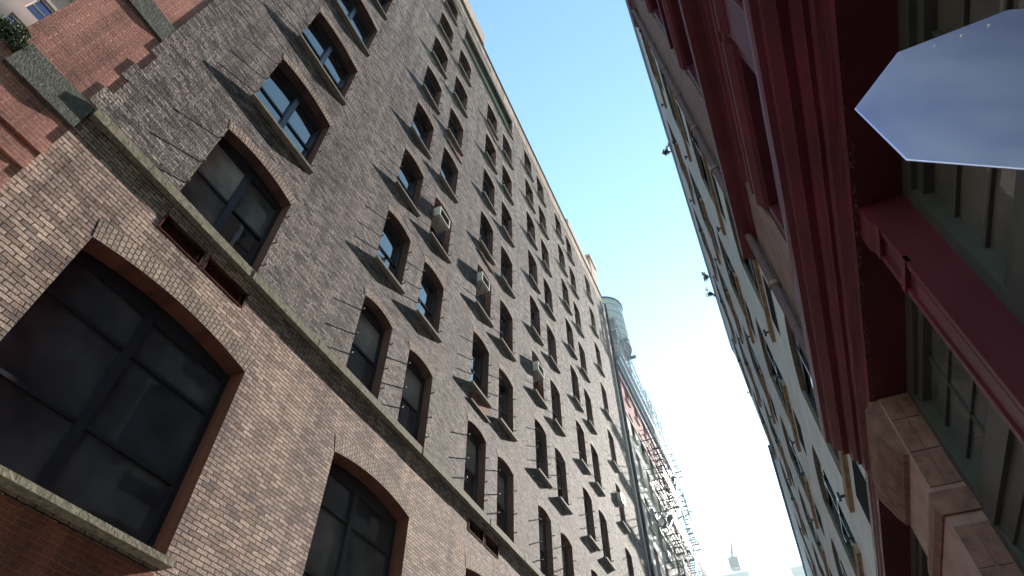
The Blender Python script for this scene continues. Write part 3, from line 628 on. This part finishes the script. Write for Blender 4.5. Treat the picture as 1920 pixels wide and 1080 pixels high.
# pilasters
def pilaster(y0, y1):
    q = MB(); q.box(XS + 0.03, XW, y0, y1, 0.14, Zr(4.553)); root = q.build('pilaster', 'red_wall', B3)
    q = MB(); q.box(XS, XS + 0.03, y0 - 0.006, y0 + 0.05, 0.14, Zr(4.2)); q.box(XS, XS + 0.03, y1 - 0.05, y1 + 0.006, 0.14, Zr(4.2))
    q.box(XS + 0.012, XS + 0.03, y0 + 0.09, y1 - 0.09, 0.5, Zr(3.6)); q.box(XS - 0.012, XS + 0.03, y0 - 0.006, y1 + 0.006, Zr(3.75), Zr(3.82)); q.box(XS - 0.01, XS + 0.03, y0 - 0.006, y1 + 0.006, Zr(4.2), Zr(4.28))
    q.prism([(XS + 0.03, Zr(4.28)), (XS - 0.005, Zr(4.28)), (XS - 0.03, Zr(4.36)), (XS - 0.03, Zr(4.552)), (XS + 0.03, Zr(4.552))], y0 - 0.006, y1 + 0.006)
    q.build('moulding', 'red_iron', root)
pilaster(3.99, 4.34); pilaster(-0.9, -0.5); pilaster(13.6, 14.0); pilaster(18.4, 18.8)
# shop windows
def shopwin(y0, y1, glassm):
    f = MB(); x0, x1 = XW - 0.03, XW + 0.16
    zt = Zr(4.553)
    f.box(XW - 0.02, XW + 0.14, y0, y0 + 0.14, 0.3, zt); f.box(XW - 0.02, XW + 0.14, y1 - 0.14, y1, 0.3, zt)
    f.box(XW - 0.02, XW + 0.12, y0 + 0.14, y1 - 0.14, Zr(4.40), zt - 0.001); f.box(XW + 0.03, XW + 0.13, y0 + 0.14, y1 - 0.14, Zr(4.30), Zr(4.40))
    f.box(XW - 0.01, XW + 0.12, y0 + 0.14, y1 - 0.14, Zr(3.03), Zr(3.15)); f.box(XW - 0.05, XW + 0.12, y0 + 0.14, y1 - 0.14, Zr(2.82), Zr(3.03)); f.box(XW + 0.0, XW + 0.12, y0 + 0.14, y1 - 0.14, Zr(2.62), Zr(2.82)); f.box(XW + 0.03, XW + 0.12, y0 + 0.14, y1 - 0.14, Zr(2.5), Zr(2.62))
    n_ = 3
    for z in (Zr(3.93), Zr(3.53)): f.box(XW + 0.08, XW + 0.105, y0 + 0.14, y1 - 0.14, z, z + 0.028)
    for t in range(1, n_):
        y = y0 + 0.14 + (y1 - y0 - 0.28) * t / n_; f.box(XW + 0.081, XW + 0.106, y - 0.014, y + 0.014, Zr(3.15), Zr(4.30)); f.box(XW + 0.06, XW + 0.106, y - 0.03, y + 0.03, 0.9, Zr(2.5))
    root = f.build('window', 'green_frame', B3)
    for (za, zb) in ((Zr(3.15), Zr(4.30)), (0.5, Zr(2.5))):
        p = MB(); p.face([(XW + 0.11, y1 - .14, za), (XW + 0.11, y0 + .14, za), (XW + 0.11, y0 + .14, zb), (XW + 0.11, y1 - .14, zb)]); p.build('pane', glassm, root)
shopwin(-0.5, 3.99, 'glass_tan'); shopwin(4.34, 6.98, 'glass_mid'); shopwin(8.75, 13.6, 'glass_low'); shopwin(14.0, 18.4, 'glass_low'); shopwin(18.8, 25.5, 'glass_low')
shopwin(-5.5, -0.9, 'glass_tan')
# brownstone pier with ribbed console
py0, py1 = 6.98, 8.75
q = MB(); q.box(XS, XW + 0.1, py0, py1, 0.14, Zr(3.05))
rr_ = random.Random(8)
q.box(XS + 0.006, XW + 0.1, py0 + 0.004, py1 - 0.004, Zr(3.3), Zr(4.55)); pier = q.build('stone_pier', 'pink_stone', B3)
q = MB()
q.prism([(XW, Zr(3.05)), (XS - 0.02, Zr(3.05)), (XS - 0.06, Zr(3.12)), (XS - 0.065, Zr(3.2)), (XS - 0.03, Zr(3.3)), (XW, Zr(3.3))], py0 - 0.04, py1 + 0.03); q.build('necking', 'carved_stone', pier)
# carved quoin blocks on the near flank, with sunk joints
z = 0.3
while z < Zr(4.4):
    h_ = 0.42
    if not (Zr(2.7) < z < Zr(3.2)):
        q = MB(); zt_ = min(z + h_, Zr(4.5)); x = XS + 0.02
        for wq in (0.16, 0.15):
            q.box(x, x + wq - 0.012, py0 - 0.018 + rr_.uniform(0, 0.008), py0 + 0.01, z, zt_ - 0.012)
            for _ in range(2):
                a = rr_.uniform(0.02, wq - 0.06); c = rr_.uniform(0.05, h_ - 0.12)
                q.box(x + a, x + a + 0.03, py0 - 0.0205, py0 - 0.01, min(z + c, zt_ - .05), min(z + c + rr_.uniform(0.03, 0.1), zt_ - .02))
            x += wq
        q.build('carved_block', 'carved_stone', pier)
    z += h_
# console: profile with ribs running across
q = MB(); cpf = [(XS + 0.02, Zr(3.78)), (XS - 0.05, Zr(3.8)), (XS - 0.1, Zr(3.88)), (XS - 0.14, Zr(4.02)), (XS - 0.19, Zr(4.14)), (XS - 0.2, Zr(4.3)), (XS - 0.155, Zr(4.36)), (XS - 0.17, Zr(4.46)), (XS - 0.12, Zr(4.5)), (XS - 0.10, Zr(4.553)), (XS + 0.02, Zr(4.553))]
n_ = 22
for t in range(n_):
    a = py0 + 0.02 + (py1 - py0 - 0.04) * t / n_; b = py0 + 0.02 + (py1 - py0 - 0.04) * (t + 0.62) / n_; c = py0 + 0.02 + (py1 - py0 - 0.04) * (t + 1) / n_
    q.prism(cpf, a, b); q.prism([(x_ + 0.04, z_) if x_ < XS - 0.06 else (x_, z_) for x_, z_ in cpf], b, c)
q.build('console', 'carved_stone', pier)
# upper wall of the iron front with windows
def upwin(y0, y1, z0, z1, parent=B3, x=XS, deep=0.3):
    f = MB(); xa = x + deep
    for a in ((y0, y0 + .1, z0, z1), (y1 - .1, y1, z0, z1), (y0 + .1, y1 - .1, z0, z0 + .1), (y0 + .1, y1 - .1, z1 - .12, z1), (y0 + .1, y1 - .1, (z0 + z1) / 2 - .03, (z0 + z1) / 2 + .03)): f.box(xa - 0.06, xa + 0.03, *a)
    root = f.build('window', 'green_frame', parent)
    p = MB(); p.face([(xa, y1, z0), (xa, y0, z0), (xa, y0, z1), (xa, y1, z1)]); p.build('pane', 'glass_dark', root)
q = MB()
levels = [(7.5, 9.85), (13.0, 15.9), (17.6, 20.3), (21.9, 24.8)]
st = {}
for (a, b) in ((0.4, 3.6), (4.0, 6.68)): st[(a, b)] = [(z0, z1, 0) for z0, z1 in levels]
facade(q, XS, -1, -4, YE - 0.25, Zr(5.6), 27.0, st, 0.32); q.box(XS + 0.001, XS + 9, YE - 0.3, YE - 0.25, 6, 27); q.build('wall', ['red_wall', 'red_wall'], B3)
for (a, b) in ((0.4, 3.6), (4.0, 6.68)):
    for z0, z1 in levels:
        upwin(a, b, z0, z1)
        s_ = MB(); s_.box(XS - 0.1, XS + 0.1, a - 0.12, b + 0.12, z0 - 0.16, z0 - 0.002); s_.build('sill', 'red_iron', B3)
        s_ = MB(); s_.prism([(XS + .01, z1 + 0.05), (XS - 0.06, z1 + 0.08), (XS - 0.13, z1 + 0.28), (XS - 0.13, z1 + 0.36), (XS + .01, z1 + 0.4)], a - 0.12, b + 0.12); s_.build('hood', 'red_iron', B3)
# end pier in mauve-pink stone blocks
q = MB(); z = Zr(5.63); k = 0
while z < 27:
    q.box(XS - 0.05, XS + 0.0, 6.95, YE - 0.27, z, z + 0.6 - 0.008); z += 0.6; k += 1
q.build('quoin_pier', 'mauve_stone', B3)
q = MB(); q.box(XS - 0.05, XS, 3.05, 3.75, Zr(5.63), 26.8); q.box(XS - 0.05, XS, -0.6, 0.25, Zr(5.63), 26.8); q.build('pilaster', 'red_iron', B3)
q = MB(); wob_prism(q, [(XS + .01, Zr(8.72)), (XS - .02, Zr(8.74)), (XS - .02, Zr(8.86)), (XS - .05, Zr(8.9)), (XS - .05, Zr(9.12)), (XS - .085, Zr(9.16)), (XS - .085, Zr(9.3)), (XS - .055, Zr(9.33)), (XS - .055, Zr(9.52)), (XS - .1, Zr(9.58)), (XS - .1, Zr(9.7)), (XS + .01, Zr(9.8))], -4, 6.93); q.build('frieze', 'red_iron', B3)
# flaking paint along the outer edge of the soffit
q = MB(); rf = random.Random(21)
for _ in range(420):
    yy = rf.uniform(3.2, 6.9) if rf.random() < .8 else rf.uniform(0.5, 8.8); xx = 1.576 + abs(rf.gauss(0, 0.018)); zz = Zr(4.553) - 0.0015 * rf.random(); a_ = rf.uniform(.004, .016); b_ = rf.uniform(.006, .03)
    q.face([(xx, yy, zz), (xx + a_ * .3, yy + b_, zz), (xx + a_, yy + b_ * .7, zz), (xx + a_ * .8, yy - b_ * .2, zz)], rf.randrange(3))
tag(q.build('peeling_paint', ['carved_stone', 'dark', 'mauve_stone'], B3), kind='stuff')
# second cornice and roof cornice
c2 = [(XS, Zr(9.8)), (1.6, Zr(9.8)), (1.59, Zr(9.9)), (1.53, Zr(9.93)), (1.52, Zr(10.02)), (1.4, Zr(10.05)), (1.39, Zr(10.1)), (1.3, Zr(10.14)), (1.295, Zr(10.32)), (1.33, Zr(10.36)), (XS, Zr(10.5))]
q = MB(); wob_prism(q, c2, -4, 9.25); q.build('cornice', 'red_iron', B3)
c3 = [(XS, 25.9), (1.6, 26.0), (1.5, 26.4), (1.38, 26.7), (1.36, 27.2), (1.42, 27.3), (2.4, 27.4), (2.4, 25.9)]
q = MB(); wob_prism(q, c3, -4, 9.3); q.build('cornice', 'red_iron', B3)
q = MB(); q.tube((1.49, YE - 0.36, Zr(5.6)), (1.49, YE - 0.36, 27), 0.085, 10)
dp = q.build('downpipe', 'purple_pipe', B3)
for z in [7.8 + 2.1 * t for t in range(9)]:
    q = MB(); q.tube((1.49, YE - 0.36, z), (1.49, YE - 0.36, z + 0.1), 0.105, 10); q.build('pipe_bracket', 'mauve_stone', dp)

# ================================================================== RIGHT, further: white stucco building
XB = 1.55; Y4a, Y4b = YE - 0.25, 33.8; ZT = 29.8
B4 = thing('stucco_building', 'white stucco building with deep window recesses, brown sills and a blue roof gutter', 'building', (XB, Y4a, 0))
heads = [1.6 + XB * (5.45 + 2.82 * k) for k in range(5)]
hz_ = 1.7 * XB; wd4 = 1.88 * XB; pitch = 3.28 * XB
cols4 = [5.74 * XB + pitch * k for k in range(5)]
st = {}; rec = 0.55
for y in cols4: st[(y, y + wd4)] = [(hd - hz_, hd - 0.22, 0.22) for hd in heads]
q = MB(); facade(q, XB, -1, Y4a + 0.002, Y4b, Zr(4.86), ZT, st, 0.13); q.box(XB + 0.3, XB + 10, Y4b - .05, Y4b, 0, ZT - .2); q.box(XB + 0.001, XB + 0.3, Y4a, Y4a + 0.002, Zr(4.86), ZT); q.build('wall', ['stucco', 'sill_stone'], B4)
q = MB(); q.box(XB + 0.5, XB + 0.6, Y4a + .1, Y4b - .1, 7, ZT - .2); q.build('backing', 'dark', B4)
def stucco_window(y0, hd):
    z0 = hd - hz_; f = MB(); xa = XB + 0.12
    ws = wd4
    for a in ((y0, y0 + .09, z0, hd - .2), (y0 + ws - .09, y0 + ws, z0, hd - .2), (y0 + .09, y0 + ws - .09, z0, z0 + .1), (y0 + .09, y0 + ws - .09, z0 + hz_ * .5 - .03, z0 + hz_ * .5 + .03), (y0 + ws / 2 - .05, y0 + ws / 2 + .05, z0 + .1, hd - .2)): f.box(xa - 0.05, xa + 0.02, *a)
    ap = arch_pts(y0, y0 + ws, hd - 0.22, 0.22); f.face([(xa - 0.03, y, z) for y, z in ([(y0, hd - .4)] + ap + [(y0 + ws, hd - .4)])])
    o0 = Vector((XB, y0, z0)); root = f.build('window', 'frame', B4, origin=o0)
    p = MB(); p.face([(xa, y0 + ws, z0), (xa, y0, z0), (xa, y0, hd - .2), (xa, y0 + ws, hd - .2)]); p.build('pane', 'glass_dark', root, origin=o0)
    s_ = MB(); s_.box(XB - 0.08, XB + 0.2, y0 - 0.05, y0 + ws + 0.35, z0 - 0.2, z0 - 0.003); s_.build('sill', 'tan_brick', root, origin=o0)
    b = MB()
    for yy_ in (y0 - 0.02, y0 + ws + 0.3): b = MB(); b.tube((XB - 0.14, yy_, z0 + 0.12), (XB, yy_, z0 + 0.12), 0.03, 6); b.box(XB - 0.18, XB - 0.13, yy_ - .05, yy_ + .05, z0 + 0.05, z0 + 0.19); b.build('shutter_pin', 'frame', root, origin=o0)
    v = MB(); v.box(XB - 0.006, XB - 0.003, y0 + 0.7, y0 + 2.2, z0 - 0.98, z0 - 0.42); v.build('vent_panel', 'dark', root, origin=o0)
    return root
sw = stucco_window(cols4[0], heads[0])
for i, y in enumerate(cols4):
    for j, hd in enumerate(heads):
        if i or j: copy_tree(sw, Vector((XB, y, hd - hz_)) - Vector(B4['_w']), B4)
q = MB(); q.prism([(XB, ZT - .2), (XB - 0.05, ZT - .2), (XB - 0.08, ZT - .1), (XB - 0.09, ZT + .02), (XB + 0.3, ZT + .02)], Y4a + .3, Y4b); q.build('gutter', 'gutter', B4)
q = MB(); q.box(XB - 0.04, XB, Y4a + .3, Y4b, ZT - .45, ZT - .34); q.build('string_course', 'stucco', B4)
q = MB(); q.box(XB, XB + 12, Y4a, Y4b, ZT - .1, ZT); q.build('roof', 'asphalt', B4)
q = MB(); q.box(XB, XB + 0.2, Y4a, Y4b, 0, Zr(4.5)); 
# rooftop plants hanging over the edge
for k, (y, sz, lb) in enumerate(((17.3, .45, 'small leafy shrub nearest the red front on the white building roof edge'), (26.7, .5, 'scrubby shrub on the roof edge, upper one of the middle two'), (28.4, .55, 'scrubby shrub on the roof edge, lower one of the middle two'))):
    leaf_clump('rooftop_shrub', lb, 'plant', (XB - 0.15 - sz * .35, y, ZT + .25), (sz * .4, sz * .45, sz * .45), 200, 'shrubs growing on the white roof edge', stem_to=(XB, y, ZT), size=0.07)

# next building on the right, lower
Y5a, Y5b = Y4b + 0.05, 84
B5 = thing('stucco_building', 'lower pale grey building beyond the white one, with a thin dark roof edge', 'building', (XB, Y5a, 0))
st = {}
for k in range(10): 
    y = Y5a + 1.5 + k * 4.3; st[(y, y + 2.3)] = [(2.0 + 4.6 * j, 4.8 + 4.6 * j, 0) for j in range(4)]
q = MB(); facade(q, XB + .02, -1, Y5a, Y5b, 0, 21.9, st, 0.12); q.box(XB + .3, XB + 10, Y5b - .05, Y5b, 0, 21.9); q.build('wall', ['stucco', 'tan_brick'], B5)
w5 = None
for k in range(10):
    y = Y5a + 1.5 + k * 4.3
    for j in range(4):
        z0 = 2.0 + 4.6 * j
        if w5 is None:
            o0 = Vector((XB, y, z0)); f = MB(); xa = XB + .24
            for a in ((y, y + .09, z0, z0 + 2.8), (y + 2.21, y + 2.3, z0, z0 + 2.8), (y + .09, y + 2.21, z0, z0 + .1), (y + .09, y + 2.21, z0 + 1.4, z0 + 1.46)): f.box(xa - .05, xa + .02, *a)
            w5 = f.build('window', 'frame', B5, origin=o0); p = MB(); p.face([(xa, y + 2.3, z0), (xa, y, z0), (xa, y, z0 + 2.8), (xa, y + 2.3, z0 + 2.8)]); p.build('pane', 'glass_dark', w5, origin=o0)
            s_ = MB(); s_.box(XB - .1, XB + .15, y - .1, y + 2.4, z0 - .2, z0 - .003); s_.build('sill', 'tan_brick', w5, origin=o0)
        else: copy_tree(w5, Vector((XB, y, z0)) - Vector(B5['_w']), B5)
q = MB(); q.box(XB - .12, XB + 12, Y5a, Y5b, 21.9, 22.1); q.build('roof', 'gutter', B5)
leaf_clump('rooftop_shrub', 'bare straggly shrub low down on the far grey roof edge', 'plant', (XB - 0.4, 58, 22.6), (.5, .6, .6), 120, 'shrubs growing on the far roof edge', stem_to=(XB, 58, 22.1), size=0.08)

# ================================================================== stop sign seen from behind
SGN = thing('stop_sign', 'bare metal back of an octagonal stop sign close to the viewer', 'sign', (1.0, 1.15, 0.14))
sc_, zc = 0.76, 3.172
Rr = sc_ / 2 / math.cos(math.pi / 8)
oc = [(1.016 + Rr * math.cos(math.pi / 8 + i * math.pi / 4), zc + Rr * math.sin(math.pi / 8 + i * math.pi / 4)) for i in range(8)]
oci = [(1.016 + (a - 1.016) * 0.992, zc + (b - zc) * 0.992) for a, b in oc]
q = MB(); 
q.face([(a, 1.1475, b) for a, b in oci]); q.face([(a, 1.1525, b) for a, b in reversed(oci)])
for i in range(8):
    a, b = i, (i + 1) % 8
    q.face([(oc[a][0], 1.149, oc[a][1]), (oc[b][0], 1.149, oc[b][1]), (oc[b][0], 1.151, oc[b][1]), (oc[a][0], 1.151, oc[a][1])])
    q.face([(oci[a][0], 1.1475, oci[a][1]), (oci[b][0], 1.1475, oci[b][1]), (oc[b][0], 1.149, oc[b][1]), (oc[a][0], 1.149, oc[a][1])])
    q.face([(oci[a][0], 1.1525, oci[a][1]), (oci[b][0], 1.1525, oci[b][1]), (oc[b][0], 1.151, oc[b][1]), (oc[a][0], 1.151, oc[a][1])])
q.build('plate', 'aluminium', SGN)
q = MB(); q.face([(a, 1.156, b) for a, b in reversed([(1.016 + (a - 1.016) * .985, zc + (b - zc) * .985) for a, b in oc])]); q.build('sign_face', 'sign_red', SGN)
for dx in (-0.073, 0.003, 0.078):
    q = MB(); q.tube((1.016 + dx, 1.15, zc + 0.33), (1.016 + dx, 1.1435, zc + 0.33), 0.0062, 10, r2=0.004); q.build('rivet', 'white_paint', SGN)
q = MB(); q.box(0.986, 1.046, 1.165, 1.2, 0.14, zc + 0.3); q.build('post', 'iron', SGN)

# ================================================================== far end of the street
T = thing('office_tower', 'pale distant tower under construction at the end of the street', 'building', (-16, 250, 0))
q = MB(); q.box(-26, -12, 245, 260, 0, 101)
for k in range(24): q.box(-26.2, -11.8, 244.8, 245, 4 * k + 3, 4 * k + 3.4)
q.build('wall', 'pale_tower', T)
q = MB(); q.box(2.5, 16, 245, 262, 0, 99.5); 
for k in range(24): q.box(2.3, 16.2, 244.8, 245, 4 * k + 3, 4 * k + 3.4)
T2 = thing('office_tower', 'pale distant tower partly hidden by the right hand roof edge', 'building', (9, 250, 0)); q.build('wall', 'pale_tower', T2)
CR = thing('tower_crane', 'faint distant tower crane standing up into the glare at the end of the street', 'crane', (-15.5, 248, 101))
q = MB(); q.box(-18.4, -14.6, 246, 250, 103.5, 107.5); q.build('cab', 'crane_paint', CR)
q = MB(); 
for dx in (-.6, .6):
    q.bar((-16.5 + dx, 248, 101), (-16.5 + dx, 248, 104), 0.4)
q.build('mast', 'crane_paint', CR)
q = MB(); q.bar((-17.4, 248, 107), (-15.6, 248, 114), 0.5); q.bar((-16.4, 248, 107), (-15.5, 248, 114), 0.4)
for t in range(7): q.bar((-17.4 + 1.8 * t / 7, 248, 107 + t), (-16.4 + .9 * (t + 1) / 7, 248, 108 + t), 0.22)
q.build('jib', 'crane_paint', CR)

# ------------------------------------------------------------------ the air
HZ = 0.00012
if HZ > 0:
    q = MB(); q.box(-60, 60, -30, 300, -1, 125); hz = q.build('haze', 'asphalt'); tag(hz, kind='stuff'); hz['label'] = 'thin sunlit haze filling the street canyon'; hz['category'] = 'haze'
    m = bpy.data.materials.new('haze'); m.use_nodes = True; n = m.node_tree.nodes; n.clear(); o_ = n.new('ShaderNodeOutputMaterial'); v = n.new('ShaderNodeVolumePrincipled')
    v.inputs['Color'].default_value = (0.9, 0.95, 1, 1); v.inputs['Density'].default_value = HZ; v.inputs['Anisotropy'].default_value = 0.6
    m.node_tree.links.new(v.outputs[0], o_.inputs['Volume']); hz.data.materials.clear(); hz.data.materials.append(m)
